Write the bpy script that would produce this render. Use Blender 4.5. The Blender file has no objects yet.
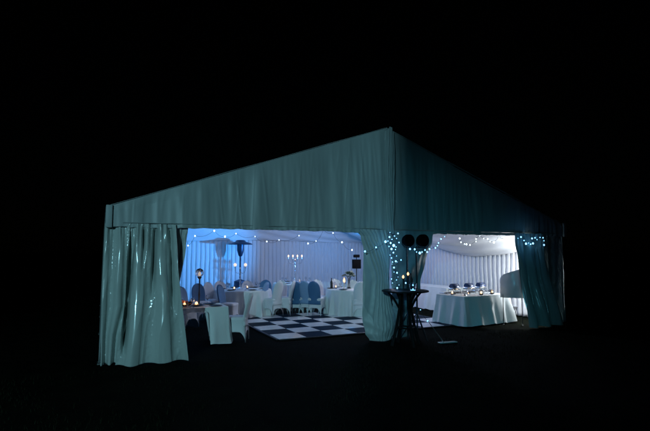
import bpy, bmesh, math, random
from math import sin, cos, pi, radians, sqrt, atan2, exp
from mathutils import Vector, Matrix, noise
random.seed(7)
S = bpy.context.scene
COL = S.collection

# ------------------------------------------------------------------ camera
CAM = Vector((-5.492, -8.442, 1.793)); YAW = 0.443; PIT = 0.0796; F = 469.0
cam = bpy.data.cameras.new('camera'); co = bpy.data.objects.new('camera', cam); COL.objects.link(co)
co.location = CAM; co.rotation_euler = (pi/2 + PIT, 0, -YAW)
cam.sensor_width = 36; cam.lens = 36*F/650; cam.clip_end = 3000; cam.clip_start = .05
S.camera = co
_r = Vector((cos(YAW), -sin(YAW), 0)); _f = Vector((sin(YAW)*cos(PIT), cos(YAW)*cos(PIT), sin(PIT))); _u = _r.cross(_f)
def at(px, py, x=None, y=None, z=None):
    """point seen at a photo pixel, on the plane x=, y= or z= (real place of the thing)"""
    d = _f + _r*((px-325)/F) + _u*((215.5-py)/F)
    if x is not None: t = (x-CAM.x)/d.x
    elif y is not None: t = (y-CAM.y)/d.y
    else: t = (z-CAM.z)/d.z
    return CAM + d*t

HW, OPEN, EAVE, APEX, DEPTH = 5.4, 2.22, 2.56, 4.49, 9.5

# ------------------------------------------------------------------ materials
def mat(name, col, rough=.6, metal=0, spec=.5, bump=0, bscale=20, bdet=4, var=0, vscale=3, sheen=0, coat=0, stretch=None, transmission=0, subs=0):
    m = bpy.data.materials.new(name); m.use_nodes = True
    nt = m.node_tree; b = nt.nodes['Principled BSDF']
    b.inputs['Base Color'].default_value = (*col, 1); b.inputs['Roughness'].default_value = rough
    b.inputs['Metallic'].default_value = metal; b.inputs['Specular IOR Level'].default_value = spec
    b.inputs['Sheen Weight'].default_value = sheen; b.inputs['Coat Weight'].default_value = coat
    b.inputs['Coat Roughness'].default_value = .12
    b.inputs['Transmission Weight'].default_value = transmission
    tc = nt.nodes.new('ShaderNodeTexCoord'); mp = nt.nodes.new('ShaderNodeMapping')
    nt.links.new(tc.outputs['Object'], mp.inputs['Vector'])
    if stretch: mp.inputs['Scale'].default_value = stretch
    if var:
        n = nt.nodes.new('ShaderNodeTexNoise'); n.inputs['Scale'].default_value = vscale; n.inputs['Detail'].default_value = 5
        nt.links.new(mp.outputs[0], n.inputs['Vector'])
        r = nt.nodes.new('ShaderNodeValToRGB'); r.color_ramp.elements[0].position = .3; r.color_ramp.elements[1].position = .7
        r.color_ramp.elements[0].color = (*[c*(1-var) for c in col], 1); r.color_ramp.elements[1].color = (*[min(1, c*(1+var)) for c in col], 1)
        nt.links.new(n.outputs['Fac'], r.inputs['Fac']); nt.links.new(r.outputs[0], b.inputs['Base Color'])
    if bump:
        n2 = nt.nodes.new('ShaderNodeTexNoise'); n2.inputs['Scale'].default_value = bscale; n2.inputs['Detail'].default_value = bdet
        nt.links.new(mp.outputs[0], n2.inputs['Vector'])
        bp = nt.nodes.new('ShaderNodeBump'); bp.inputs['Strength'].default_value = bump; bp.inputs['Distance'].default_value = .02
        nt.links.new(n2.outputs['Fac'], bp.inputs['Height']); nt.links.new(bp.outputs[0], b.inputs['Normal'])
    return m
def emis(name, col, s):
    m = bpy.data.materials.new(name); m.use_nodes = True
    b = m.node_tree.nodes['Principled BSDF']; b.inputs['Base Color'].default_value = (*col, 1)
    b.inputs['Emission Color'].default_value = (*col, 1); b.inputs['Emission Strength'].default_value = s
    return m
M = {}
M['pvc'] = mat('tent_pvc', (.29, .33, .33), .50, bump=.25, bscale=5, var=.12, vscale=1.2, stretch=(1, 1, .35))
M['curtain'] = mat('curtain_pvc', (.40, .45, .43), .17, spec=.6, bump=.25, bscale=6, bdet=2, var=.05, vscale=2, stretch=(1, 1, .4), coat=.0)
M['satin'] = mat('curtain_satin', (.31, .35, .35), .5, bump=.2, bscale=12, sheen=.2, stretch=(1, 1, .5))
M['liner'] = mat('liner_fabric', (.72, .72, .74), .75, bump=.12, bscale=30, sheen=.2)
M['cloth'] = mat('table_linen', (.74, .76, .75), .8, bump=.15, bscale=60, sheen=.2)
M['spandex'] = mat('chair_cover_white', (.72, .73, .75), .6, bump=.1, bscale=40)
M['navy'] = mat('chair_cover_navy', (.05, .15, .30), .6, bump=.1, bscale=40)
M['slate'] = mat('chair_cover_slate', (.22, .36, .56), .6, bump=.1, bscale=40)
M['metal'] = mat('aluminium', (.62, .64, .66), .35, metal=1, bump=.05, bscale=60)
M['chrome'] = mat('chrome', (.8, .8, .82), .12, metal=1)
M['bluelid'] = mat('blue_lid', (.015, .04, .13), .3, metal=.3, coat=.6)
M['blackm'] = mat('black_metal', (.012, .012, .014), .5, bump=.1, bscale=50)
M['heater'] = mat('heater_steel', (.03, .05, .09), .4, metal=.5)
M['wood'] = mat('dark_wood', (.006, .005, .005), .6, spec=.2, var=.3, vscale=6, stretch=(1, 8, 1), bump=.15)
M['wax'] = mat('candle_wax', (.75, .7, .6), .5)
M['glass'] = mat('glass', (.9, .92, .95), .05, transmission=1.0)
M['cord'] = mat('cord_black', (.02, .03, .05), .6)
M['orange'] = mat('orange_petals', (.45, .12, .04), .7, var=.4, vscale=20)
M['leaf'] = mat('leaf_green', (.06, .10, .04), .6, var=.3, vscale=20)
M['petal'] = mat('cream_petals', (.75, .72, .55), .7, var=.15, vscale=20)
M['black_box'] = mat('speaker_black', (.004, .004, .005), .8, spec=.1, bump=.2, bscale=120)
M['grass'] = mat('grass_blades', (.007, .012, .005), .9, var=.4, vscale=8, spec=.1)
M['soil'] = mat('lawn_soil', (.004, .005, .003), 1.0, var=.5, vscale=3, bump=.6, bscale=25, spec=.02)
M['tilew'] = mat('floor_tile_white', (.70, .72, .76), .24, spec=.4, bump=.04, bscale=6, var=.12, vscale=5)
M['tileb'] = tb_ = mat('floor_tile_black', (.004, .014, .034), .42, spec=.10, bump=.03, bscale=6)
tb_.node_tree.nodes['Principled BSDF'].inputs['IOR'].default_value = 1.14
M['frame'] = mat('frame_paint', (.10, .11, .11), .6)
M['bulb'] = emis('led_cool', (.22, .60, 1.0), 3.8)
M['bulbpale'] = emis('led_pale', (.72, .92, 1.0), 4.0)
M['bulbdim'] = emis('led_dim', (.35, .7, 1.0), 1.6)
M['flame'] = emis('candle_flame', (1.0, .50, .22), 3.0)
M['flamepale'] = emis('candle_flame_pale', (1.0, .68, .40), 2.2)
M['globe'] = emis('globe_lamp', (1.0, .80, .66), .95)
M['core'] = emis('lantern_core', (1.0, .78, .62), .55)
M['parlens'] = emis('par_lens', (.1, .45, 1.0), 1.0)

# ------------------------------------------------------------------ helpers
def link(o, parent=None):
    COL.objects.link(o)
    if parent: o.parent = parent
    return o
def mobj(name, verts, faces, mats, parent=None, smooth=True, midx=None, loc=None):
    me = bpy.data.meshes.new(name); me.from_pydata([tuple(v) for v in verts], [], faces)
    for m in (mats if isinstance(mats, (list, tuple)) else [mats]): me.materials.append(m)
    if midx:
        for p, i in zip(me.polygons, midx): p.material_index = i
    if smooth:
        for p in me.polygons: p.use_smooth = True
    me.update()
    o = bpy.data.objects.new(name, me)
    if loc is not None: o.location = loc
    return link(o, parent)
def fix(o):
    bm = bmesh.new(); bm.from_mesh(o.data); bmesh.ops.recalc_face_normals(bm, faces=bm.faces); bm.to_mesh(o.data); bm.free(); return o
class MB:
    def __init__(s): s.v = []; s.f = []; s.m = []
    def add(s, V, Fc, mi=0):
        n = len(s.v); s.v += [tuple(x) for x in V]; s.f += [tuple(i+n for i in f) for f in Fc]; s.m += [mi]*len(Fc); return s
    def box(s, c, d, rz=0, mi=0, rx=0, ry=0, bev=0):
        R = Matrix.Rotation(rz, 3, 'Z') @ Matrix.Rotation(ry, 3, 'Y') @ Matrix.Rotation(rx, 3, 'X')
        hx, hy, hz = d[0]/2, d[1]/2, d[2]/2
        if bev <= 0:
            V = [Vector(c) + R @ Vector((x*hx, y*hy, z*hz)) for x in (-1, 1) for y in (-1, 1) for z in (-1, 1)]
            return s.add(V, [(0, 1, 3, 2), (4, 6, 7, 5), (0, 4, 5, 1), (2, 3, 7, 6), (0, 2, 6, 4), (1, 5, 7, 3)], mi)
        bm = bmesh.new(); bmesh.ops.create_cube(bm, size=1)
        for v in bm.verts: v.co = Vector((v.co.x*d[0], v.co.y*d[1], v.co.z*d[2]))
        bmesh.ops.bevel(bm, geom=bm.edges[:]+bm.verts[:], offset=bev, segments=3, profile=.5, affect='EDGES')
        bm.verts.ensure_lookup_table()
        V = [Vector(c)+R @ v.co for v in bm.verts]; Fc = [tuple(v.index for v in f.verts) for f in bm.faces]; bm.free()
        return s.add(V, Fc, mi)
    def tube(s, pts, r, n=10, mi=0, cap=True):
        pts = [Vector(p) for p in pts]; rs = r if isinstance(r, (list, tuple)) else [r]*len(pts)
        V = []; Fc = []; ref = None
        for i, p in enumerate(pts):
            t = (pts[min(i+1, len(pts)-1)] - pts[max(i-1, 0)])
            t = t.normalized() if t.length > 1e-9 else Vector((0, 0, 1))
            if ref is None: ref = Vector((0, 0, 1)) if abs(t.z) < .9 else Vector((1, 0, 0))
            a = (ref - t*ref.dot(t)); a = a.normalized() if a.length > 1e-6 else t.orthogonal().normalized()
            ref = a; b = t.cross(a)
            for k in range(n): V.append(p + (a*cos(2*pi*k/n)+b*sin(2*pi*k/n))*rs[i])
        for i in range(len(pts)-1):
            for k in range(n): Fc.append((i*n+k, i*n+(k+1) % n, (i+1)*n+(k+1) % n, (i+1)*n+k))
        if cap: Fc += [tuple(range(n))[::-1], tuple((len(pts)-1)*n+k for k in range(n))]
        return s.add(V, Fc, mi)
    def lathe(s, c, prof, n=24, mi=0, sx=1, sy=1):
        V = []; Fc = []
        for (r, z) in prof:
            for k in range(n): V.append((c[0]+r*sx*cos(2*pi*k/n), c[1]+r*sy*sin(2*pi*k/n), c[2]+z))
        for i in range(len(prof)-1):
            for k in range(n): Fc.append((i*n+k, i*n+(k+1) % n, (i+1)*n+(k+1) % n, (i+1)*n+k))
        if prof[0][0] > 1e-4: Fc.append(tuple(range(n))[::-1])
        if prof[-1][0] > 1e-4: Fc.append(tuple((len(prof)-1)*n+k for k in range(n)))
        return s.add(V, Fc, mi)
    def ball(s, c, r, n=10, mi=0, sz=1):
        prof = [(r*sin(pi*i/(n//2+1)), -r*sz*cos(pi*i/(n//2+1))) for i in range(n//2+2)]
        prof[0] = (r*.02, -r*sz); prof[-1] = (r*.02, r*sz)
        return s.lathe(c, prof, n, mi)
    def build(s, name, mats, parent=None, smooth=True, loc=None):
        o = mobj(name, s.v, s.f, mats, parent, smooth, s.m, loc)
        if smooth:
            try: o.data.set_sharp_from_angle(angle=radians(40))
            except Exception: pass
        return o
def tag(o, label=None, cat=None, group=None, kind=None):
    if label: o['label'] = label
    if cat: o['category'] = cat
    if group: o['group'] = group
    if kind: o['kind'] = kind
    return o
def thing(name, label, cat, loc=(0, 0, 0), rz=0, group=None):
    o = bpy.data.objects.new(name, None); COL.objects.link(o); o.empty_display_size = .2
    o.location = loc; o.rotation_euler = (0, 0, rz); return tag(o, label, cat, group)
KIDS = {}
def kids(o): return [c for c in COL.objects if c.parent == o]
def dup(root, loc, rz, label=None, scale=None):
    r = root.copy(); COL.objects.link(r); r.location = loc; r.rotation_euler = (0, 0, rz)
    if label: r['label'] = label
    if scale: r.scale = scale
    for ch in kids(root):
        c = ch.copy(); COL.objects.link(c); c.parent = r
        for g in kids(ch):
            d = g.copy(); COL.objects.link(d); d.parent = c
    return r
def sheet(name, fn, nu, nv, m, parent=None, th=.004):
    V = [fn(i/nu, j/nv) for j in range(nv+1) for i in range(nu+1)]
    Fc = [(j*(nu+1)+i, j*(nu+1)+i+1, (j+1)*(nu+1)+i+1, (j+1)*(nu+1)+i) for j in range(nv) for i in range(nu)]
    o = mobj(name, V, Fc, m, parent)
    if th:
        md = o.modifiers.new('cloth', 'SOLIDIFY'); md.thickness = th; md.offset = 0
    return o
def N(x, y=0, z=0): return noise.noise(Vector((x, y, z)))
def lerp(a, b, t): return a+(b-a)*t
def curve(pts, t):
    """smooth interpolation through (t, value) pairs"""
    if t <= pts[0][0]: return pts[0][1]
    for (a, va), (b, vb) in zip(pts, pts[1:]):
        if t <= b:
            k = (t-a)/(b-a); k = k*k*(3-2*k); return va+(vb-va)*k
    return pts[-1][1]
def lin(pts, t):
    if t <= pts[0][0]: return pts[0][1]
    for (a, va), (b, vb) in zip(pts, pts[1:]):
        if t <= b: return va+(vb-va)*(t-a)/(b-a)
    return pts[-1][1]
def lamp(name, kind, loc, energy, col, size=.1, target=None, cone=None, blend=.5):
    l = bpy.data.lights.new(name, kind); l.energy = energy; l.color = col
    if kind in ('POINT', 'SPOT'): l.shadow_soft_size = size
    if kind == 'AREA': l.size = size
    if cone: l.spot_size = radians(cone); l.spot_blend = blend
    o = bpy.data.objects.new(name, l); COL.objects.link(o); o.location = loc
    if target is not None: o.rotation_euler = (Vector(target)-Vector(loc)).to_track_quat('-Z', 'Y').to_euler()
    return o

# ------------------------------------------------------------------ ground
def ground():
    V = []; Fc = []
    xs = [-1500, -400, -120, -40] + [-24+i*1.0 for i in range(49)] + [40, 120, 400, 1500]
    ys = [-1500, -400, -120, -40] + [-20+i*1.0 for i in range(49)] + [40, 120, 400, 1500]
    for y in ys:
        for x in xs:
            inside = -6 < x < 6.5 and -1.5 < y < 10.5
            V.append((x, y, -.004 if inside else -.01 + .02*N(x*.4, y*.4)))
    n = len(xs)
    for j in range(len(ys)-1):
        for i in range(n-1): Fc.append((j*n+i, j*n+i+1, (j+1)*n+i+1, (j+1)*n+i))
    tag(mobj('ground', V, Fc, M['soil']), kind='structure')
    # grass blades over the lawn in front of the tent
    V = []; Fc = []
    for k in range(26000):
        x = random.uniform(-9, 4); y = random.uniform(-7.2, -.4)
        if random.random() > .5 + 1.6*N(x*.8, y*.8, 3): continue
        a = random.uniform(0, 2*pi); h = random.uniform(.02, .055)*(1.4 if N(x*2, y*2, 9) > .25 else 1); w = .0035
        lx, ly = random.uniform(-.02, .02), random.uniform(-.02, .02); n = len(V)
        V += [(x-w*cos(a), y-w*sin(a), -.01), (x+w*cos(a), y+w*sin(a), -.01), (x+lx, y+ly, h)]; Fc.append((n, n+1, n+2))
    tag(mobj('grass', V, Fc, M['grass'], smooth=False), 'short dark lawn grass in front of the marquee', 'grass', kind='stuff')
ground()

# ------------------------------------------------------------------ the tent
tent = thing('marquee_tent', 'large frame marquee with open gable front and grey green valance', 'marquee', (0, 0, 0))
def roofz(x): return APEX - (APEX-EAVE)*abs(x)/HW
def valance(sgn):
    bow = .10 if sgn > 0 else .05
    def fn(s, t):
        x = sgn*(.02 + (HW-.02)*s)
        top = roofz(x)+.0; bot = OPEN + .004*sin(x*19)+.010*N(x*2.5, 3)+.006*N(x*9, 3) - .02*exp(-((abs(x)-.6)/.5)**2)
        z = lerp(top, bot, t)
        h = (z-bot)
        amp = .023*min(1, t*3+.15)
        y = -.04 + amp*(N(x*1.6+sgn*3, z*.35, 1)*2.0 + 1.1*N(x*4.2+z*.2, z*.35, 5) + .55*N(x*10+z*.4, z*.9, 8))
        k2 = N(x*2.2+z*.25+4, z*.15, 14); y -= amp*2.6*max(0, .10-abs(k2))*1.3
        k3 = N(x*3.7-z*.2, z*.2, 24); y -= amp*1.6*max(0, .13-abs(k3))
        # drawn creases hanging from the ridge and slack swags
        y += .008*sin((x*3.1+sgn*z*1.9))*max(0, N(x*.7, z*.7, 11)+.2)
        # the cloth hangs a little slack between ridge post and corner
        u = s
        y += (bow*sin(pi*u)*(.3+.7*t)) if sgn > 0 else -bow*.5*sin(pi*u)*t
        # right panel is drawn back behind its ridge lacing
        if sgn > 0: y += .05*exp(-(u/.03)**2)*0 + .05*(1-exp(-(u/.02)**2))
        if t > .985: y += .006*sin(x*60)
        return (x, y, z)
    return sheet('gable_valance', fn, 420, 90, M['pvc'], tent)
valance(-1); valance(1)
# folded cover over the ridge lacing
def rc(s, t):
    a = lerp(-1, 1, s); x = a*.10 + .02*sin(t*7)*(1-abs(a))
    z = lerp(APEX-.10*abs(a)+.005, OPEN-.02+.03*sin(s*9), t)
    y = -.075 - .06*sqrt(max(0, 1-a*a)) + .028*sin(s*17+2*sin(t*4)) + .01*N(s*9, t*14)
    return (x*(1+.15*sin(t*5)), y, z)
sheet('ridge_cover', rc, 40, 120, M['pvc'], tent)
def rc2(s, t):
    a = lerp(-1, 1, s); x = .30 + a*.05
    return (x, -.045 - .035*sqrt(max(0, 1-a*a)) + .006*N(s*6, t*16), lerp(roofz(.3), OPEN, t))
for s_ in (-1, 1):
    # hem band and eave corner cover
    b = MB()
    pts = [(s_*x, (-.075 if s_ < 0 else .09*sin(pi*x/HW)*.93-.02), OPEN+.075+.006*N(x*4, 2)) for x in [.2+i*.2 for i in range(26)]]
    b.tube(pts, .007, 6); b.build('hem_seam', M['pvc'], tent)
    b = MB(); b.box((s_*(HW+.005), -.07, (EAVE+OPEN)/2+.0), (.10, .05, EAVE-OPEN+.03), bev=.012); b.build('corner_cover', M['pvc'], tent)
    b = MB(); b.tube([(s_*.06, .05, APEX-.03), (s_*(HW+.02), .05, EAVE-.03)], .02, 8); b.build('roof_rail', M['metal'], tent)
    # roof skin with slight sag between frames
    def rf(s, t, s_=s_):
        x = s_*lerp(0, HW+.05, s); y = lerp(.03, DEPTH+.1, t)
        return (x, y, roofz(x)+.02 - .05*sin(pi*s)*abs(sin(pi*t*3)) + .01*N(x, y))
    sheet('roof_sheet', rf, 40, 60, M['pvc'], tent, .006)
    def sw(s, t, s_=s_):
        y = lerp(.05, DEPTH, s); z = lerp(EAVE, .03, t)
        return (s_*(HW+.05+.025*sin(y*5+N(y*2, z)*2)*(.2+t)), y, z)
    sheet('outer_side_sheet', sw, 160, 20, M['pvc'], tent, .006)
    for i in range(4):
        y = .16+i*(DEPTH-.22)/3
        b = MB(); b.box((s_*HW, y, EAVE/2-.01), (.06, .10, EAVE-.02), bev=.008); b.box((s_*HW, y, .012), (.2, .2, .02))
        b.build('frame_leg', M['frame'], tent)
        b = MB(); b.tube([(s_*HW, y, EAVE-.05), (0, y, APEX-.06)], .035, 8); b.build('rafter', M['frame'], tent)
    b = MB(); b.box((s_*HW, DEPTH/2, EAVE-.06), (.05, DEPTH-.3, .07), bev=.008); b.build('eave_beam', M['frame'], tent)
b = MB(); b.box((0.0, .05, OPEN/2+.02), (.07, .07, OPEN+.04), bev=.01); b.box((0, .05, .01), (.2, .2, .02)); b.build('centre_post', M['frame'], tent)
b = MB(); b.box((0, .20, OPEN+.14), (2*HW-.2, .06, .06), bev=.006); b.build('gable_beam', M['frame'], tent)
def bw(s, t):
    x = lerp(-HW, HW, s); return (x, DEPTH+.08, lerp(roofz(x), .02, t))
sheet('outer_back_sheet', bw, 60, 20, M['pvc'], tent, .006)

# ------------------------------------------------------------------ inner linings
def pleat(q, k=1.0):
    w = q + .25*N(q*.35, 2)
    return sin(w) + .35*sin(2*w+1.3) + .3*N(q*1.7, 5)
def liner_back(s, t):
    x = lerp(-HW+.12, HW-.12, s); z = lerp(2.34, .02, t)
    a = .018+.028*t
    return (x+.01*N(x*3, z*2), 9.36 - a*.55*pleat(x*38 + .5*N(x*2, z*1.1)), z - .012*abs(sin(x*2.2))*(1-t))
o = sheet('wall_drape', liner_back, 1100, 24, M['liner']); tag(o, 'pleated lining on the back wall of the marquee behind the dining tables', 'drape', 'pleated wall linings')
def liner_left(s, t):
    y = lerp(.25, 9.25, s); z = lerp(2.30, .02, t)
    return (-HW+.15+(.018+.02*t)*pleat(y*26+40), y, z)
o = sheet('wall_drape', liner_left, 700, 20, M['liner']); tag(o, 'pleated lining on the side wall behind the far left shiny curtain', 'drape', 'pleated wall linings')
def liner_right(s, t):
    y = lerp(.25, 9.25, s); z = lerp(2.45, .02, t)
    return (HW-.15-(.012+.019*t)*pleat(y*36+90+.6*N(y*2, z)), y+.03*N(y, z*2), z)
o = sheet('wall_drape', liner_right, 900, 24, M['liner']); tag(o, 'white pleated lining on the side wall behind the buffet table', 'drape', 'pleated wall linings')
SW = [(0.1, 2.3), (.5, 1.99), (1.0, 1.86), (1.5, 1.79), (2.2, 1.72), (3.1, 1.69), (3.9, 1.77), (4.5, 1.88), (4.82, 1.98), (5.1, 2.22), (5.3, 2.42),
      (5.6, 2.2), (6.4, 1.95), (7.4, 1.88), (8.4, 1.98), (9.2, 2.35)]
def swag_right(s, t):
    y = lerp(.12, 9.2, s); zc = lin(SW, y)
    zc = (zc + lin(SW, y+.12) + lin(SW, y-.12))/3
    x = lerp(HW-.24, 2.2, t); ztop = roofz(2.2)-.25
    z = lerp(zc, ztop, t) - .16*sin(pi*t)
    # gathered folds run along the sag, fan out towards the frames
    q = t*34 + .8*N(y*.9, t*3) + (zc-1.7)*3
    z += .022*sin(q)*(1-.3*t); x += .016*sin(q)
    return (x, y, z)
o = sheet('ceiling_drape', swag_right, 220, 170, M['liner'], th=.003); tag(o, 'smooth ceiling lining sagging in a swag over the buffet table', 'drape', 'ceiling linings')
def ceil_left(s, t):
    y = lerp(.12, 9.2, s); x = lerp(-HW+.2, 2.15, t); z = min(roofz(x)-.2, 4.1) - .12*abs(sin(pi*y/3.13)) * sin(pi*min(1, t*1.2+.05))
    return (x, y, z + .008*sin(t*60+N(y, t)*2))
o = sheet('ceiling_drape', ceil_left, 120, 160, M['liner'], th=.003); tag(o, 'long ceiling lining above the dance floor and dining tables', 'drape', 'ceiling linings')
def gable_liner(s, t):
    x = lerp(-HW+.15, HW-.2, s); zb = 2.26 + .03*sin(x*.9+1.2); zt = roofz(x)-.12
    z = lerp(zb, max(zt, zb+.05), t)
    # folds that sweep up towards the right hand frame
    q = (z-2.2)*(9+3*sin(x*.5)) + x*1.5 + .8*N(x*.6, z)
    d = .035*sin(q*2.2)*(.35+.65*(x > 0)) + .02*N(x*1.3, z*1.5)
    return (x, 9.31 + d*.6 - .10*sin(pi*min(1, t*1.2)), z)
o = sheet('gable_drape', gable_liner, 260, 90, M['liner'], th=.003); tag(o, 'smooth swept lining in the back gable above the pleated wall', 'drape', 'ceiling linings')

# ------------------------------------------------------------------ entrance curtains
def curtain(name, label, L, R, V, ztop, zbot, folds, amp, m, phase=0, nu=260, nv=150, kink=0, flare=None, fine=.4, drift=0):
    def fn(s, t):
        l = curve(L, t); r = curve(R, t); x = lerp(l, r, s); z = lerp(ztop, zbot, t)
        y = curve(V, t) if isinstance(V, list) else V
        q = (s+drift*t*(s-.5))*folds*2*pi + phase + 1.3*N(s*4+phase, t*1.4) + kink*t*t
        a = curve(amp, t)
        y += a*(sin(q)+fine*sin(q*2.3+1+2*t)+.6*N(s*7+phase, t*2.2))
        y += .018*N(x*9, z*6, phase) + .010*N(x*20, z*14, phase)
        z += (.02*sin(q*.7) + .015*N(s*12, phase))*t**8
        return (x, y, z)
    o = sheet(name, fn, nu, nv, m, th=.004); tag(o, label, 'curtain', 'entrance curtains'); return o
def glossy(name, label, L, R, V, seed, nf, amp, gather, nu=300, nv=260, clefts=()):
    def fn(s, t):
        l = lin(L, t); r = lin(R, t); z = lerp(OPEN+.06, .018, t)
        x = lerp(l, r, s)
        g = max(0, 1-t/.28)
        q = s*nf*2*pi + seed + .8*N(s*2.3+seed, t*.6) + .3*t
        c = sin(q); c = math.copysign(abs(c)**.7, c)
        y = curve(V, t) + amp*(.35+.65*t)*c
        y += gather*g*(sin(s*nf*9+seed*2+3*N(s*5, t*5))+.6*sin(s*nf*23+t*9))
        # heavy vinyl: long creases with small crumples along them
        cr = N(x*4+seed, z*.7, 2); y -= .08*max(0, .20-abs(cr))*(1 if t > .1 else t*10)
        pk = max(0, c)**3
        y += .018*N(x*4, z*.6, seed) + .006*N(x*9, z*3.5, seed) + pk*(.007*N(x*13, z*11, seed) + .0035*N(x*26, z*30, seed))
        for (xa, xb, dpt, wd, t0, t1) in clefts:
            k = max(0, min(1, (t1-t)/.2))*min(1, t/t0 if t0 else 1)
            y += dpt*k*exp(-((x-lerp(xa, xb, t))/wd)**2)
        # diagonal pulls out of the gathered head
        y += .02*sin((x*9+z*6))*exp(-((t-.14)/.12)**2)
        z += (.008*sin(q)+.012*N(s*5, seed))*t**10
        return (x, y, z)
    o = sheet(name, fn, nu, nv, M['curtain'], th=.004); tag(o, label, 'curtain', 'entrance curtains'); return o
glossy('entrance_curtain', 'shiny draped plastic curtain, widest one, flaring to the grass beside the laid table',
       [(0, -5.13), (.55, -5.12), (1, -5.24)], [(0, -4.36), (.35, -4.31), (1, -4.13)], [(0, -.06), (.3, -.16), (1, -.26)],
       1.4, 2.3, .050, .028, nu=420, clefts=((-5.03, -5.14, .34, .030, .02, .95), (-4.68, -4.74, .15, .030, .05, .55), (-4.86, -4.90, .10, .025, .05, .35), (-4.44, -4.34, .10, .03, .05, .7)))
glossy('entrance_curtain', 'shiny curtain fold gathered at the outer corner of the marquee, outermost of all',
       [(0, -5.46), (.5, -5.47), (1, -5.45)], [(0, -4.80), (.2, -4.72), (.6, -4.70), (.8, -4.95), (1, -5.02)], [(0, .02), (.15, .03), (.8, .03), (1, .0)],
       4.4, 3.1, .055, .015, nu=180)
curtain('entrance_curtain', 'narrow dark curtain strip hanging behind the shiny flared curtain by the laid table',
        [(0, -4.46), (.4, -4.42), (1, -4.40)], [(0, -4.13), (.15, -4.16), (.5, -4.26), (1, -4.24)], [(0, .06), (1, .10)],
        OPEN+.05, .02, 1.7, [(0, .012), (.3, .03), (1, .03)], M['satin'], .3, nu=80)
# centre: fabric drawn across to the post and tied, the slack bagging on the ground
TIE = (.10, 1.18)
def centre(s, t):
    L = curve([(0, -.80), (.07, -.68), (.18, -.62), (.45, -.64), (.8, -.66), (.93, -.60), (1, -.50)], t)
    R = curve([(0, .02), (.25, .03), (.47, -.02), (.6, .0), (.85, .14), (.95, .10), (1, .02)], t)
    # cloth lines run from the hung edge towards the tie at the post, then spread again
    p = curve([(0, 1.25), (.47, .36), (.60, .40), (1, .95)], t)
    x = lerp(L, R, s**p); z = lerp(OPEN+.06, .015, t)
    q = s*8.5*2*pi + 4.2*N(s*3.2, t*1.0, 2) + 1.8*N(s*2, t*2.4, 8)
    tight = exp(-((t-.48)/.22)**2)
    y = -.03 - .15*sin(pi*s)*(.45+.55*t) - .13*exp(-((z-.30)/.28)**2)*sin(pi*s)
    f = (1-abs(sin(q*.5))**.9*1.7)
    y += (.040-.012*tight)*min(1, s*6)*min(1, (1-s)*8)*f*(.35+1.3*abs(N(s*4, t*2.3, 12))+.15)*(1-.55*max(0, min(1, (t-.6)/.2)))*(.4+.6*min(1, t*5))
    y += .030*N(x*4, z*1.6, 5) + .010*N(x*9, z*6)
    # slack cloth slumps over itself near the ground
    if z < .75: y += (.030*N(x*6+z*5, z*5, 3) + .020*N(x*13, z*4, 6))*(1-z/.75)
    y -= .035*max(0, .14-abs(N(x*2.6+z*1.2, z*.8, 21)))*6*(1-tight)*.4
    return (x, y, z)
o = sheet('entrance_curtain', centre, 260, 240, M['satin'], th=.004)
tag(o, 'pale curtain drawn in sweeping folds to the centre post, bagging at the ground', 'curtain', 'entrance curtains')
def centre2(s, t):
    L = curve([(0, .06), (1, .12)], t)
    R = curve([(0, 1.20), (.06, 1.16), (.3, 1.0), (.56, .80), (.72, .62), (1, .52)], t)
    x = lerp(L, R, s); z = lerp(OPEN+.06, .02, t)
    a = atan2(z-.75, x-.0+.15)
    y = .02 + .03*sin(a*14+1.5*N(x*2, z*2))*(.4+s) - .05*sin(pi*s) + .012*N(x*10, z*5)
    return (x, y, z)
o = sheet('entrance_curtain', centre2, 160, 160, M['satin'], th=.004)
tag(o, 'shadowed curtain behind the round stage lamps, drawn to the centre post', 'curtain', 'entrance curtains')
glossy('entrance_curtain', 'dark teal curtain under a cluster of tiny blue lights, hem spread outwards',
       [(0, 3.66), (.4, 3.72), (1, 3.80)], [(0, 4.62), (.3, 4.62), (.7, 4.78), (1, 4.90)], [(0, -.03), (.4, -.08), (1, -.28)],
       2.2, 2.6, .062, .022, nu=300, clefts=((3.98, 4.05, .22, .035, .05, .9), (4.30, 4.50, .14, .03, .1, .95)))
curtain('entrance_curtain', 'last dark curtain fold at the unlit outer corner of the marquee',
        [(0, 4.40), (.5, 4.45), (1, 4.5)], [(0, 5.46), (.5, 5.45), (1, 5.44)], [(0, .11), (1, .10)],
        OPEN+.05, .02, 2.1, [(0, .02), (.2, .04), (1, .06)], M['satin'], 5.2, nu=90)

# ------------------------------------------------------------------ dance floor
TS = .61; FX, FY, NX, NY = -2.148, .802, 8, 6
df = thing('dance_floor', 'low black and white checkered dance floor inside the marquee', 'dance floor', (FX, FY, 0))
V = []; Fc = []; mi = []
for j in range(NY):
    for i in range(NX):
        g = .003; n = len(V); x0, y0 = i*TS+g, j*TS+g; x1, y1 = (i+1)*TS-g, (j+1)*TS-g; h = .031
        b = .006
        V += [(x0, y0, h-.004), (x1, y0, h-.004), (x1, y1, h-.004), (x0, y1, h-.004), (x0+b, y0+b, h), (x1-b, y0+b, h), (x1-b, y1-b, h), (x0+b, y1-b, h)]
        Fc += [(n+4, n+5, n+6, n+7), (n, n+1, n+5, n+4), (n+1, n+2, n+6, n+5), (n+2, n+3, n+7, n+6), (n+3, n, n+4, n+7)]; mi += [(i+j) % 2]*5
mobj('floor_tiles', V, Fc, [M['tilew'], M['tileb']], df, smooth=False, midx=mi)
b = MB(); b.box((NX*TS/2, NY*TS/2, .012), (NX*TS, NY*TS, .022)); b.build('base_board', M['blackm'], df, smooth=False)
e = MB()
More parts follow.
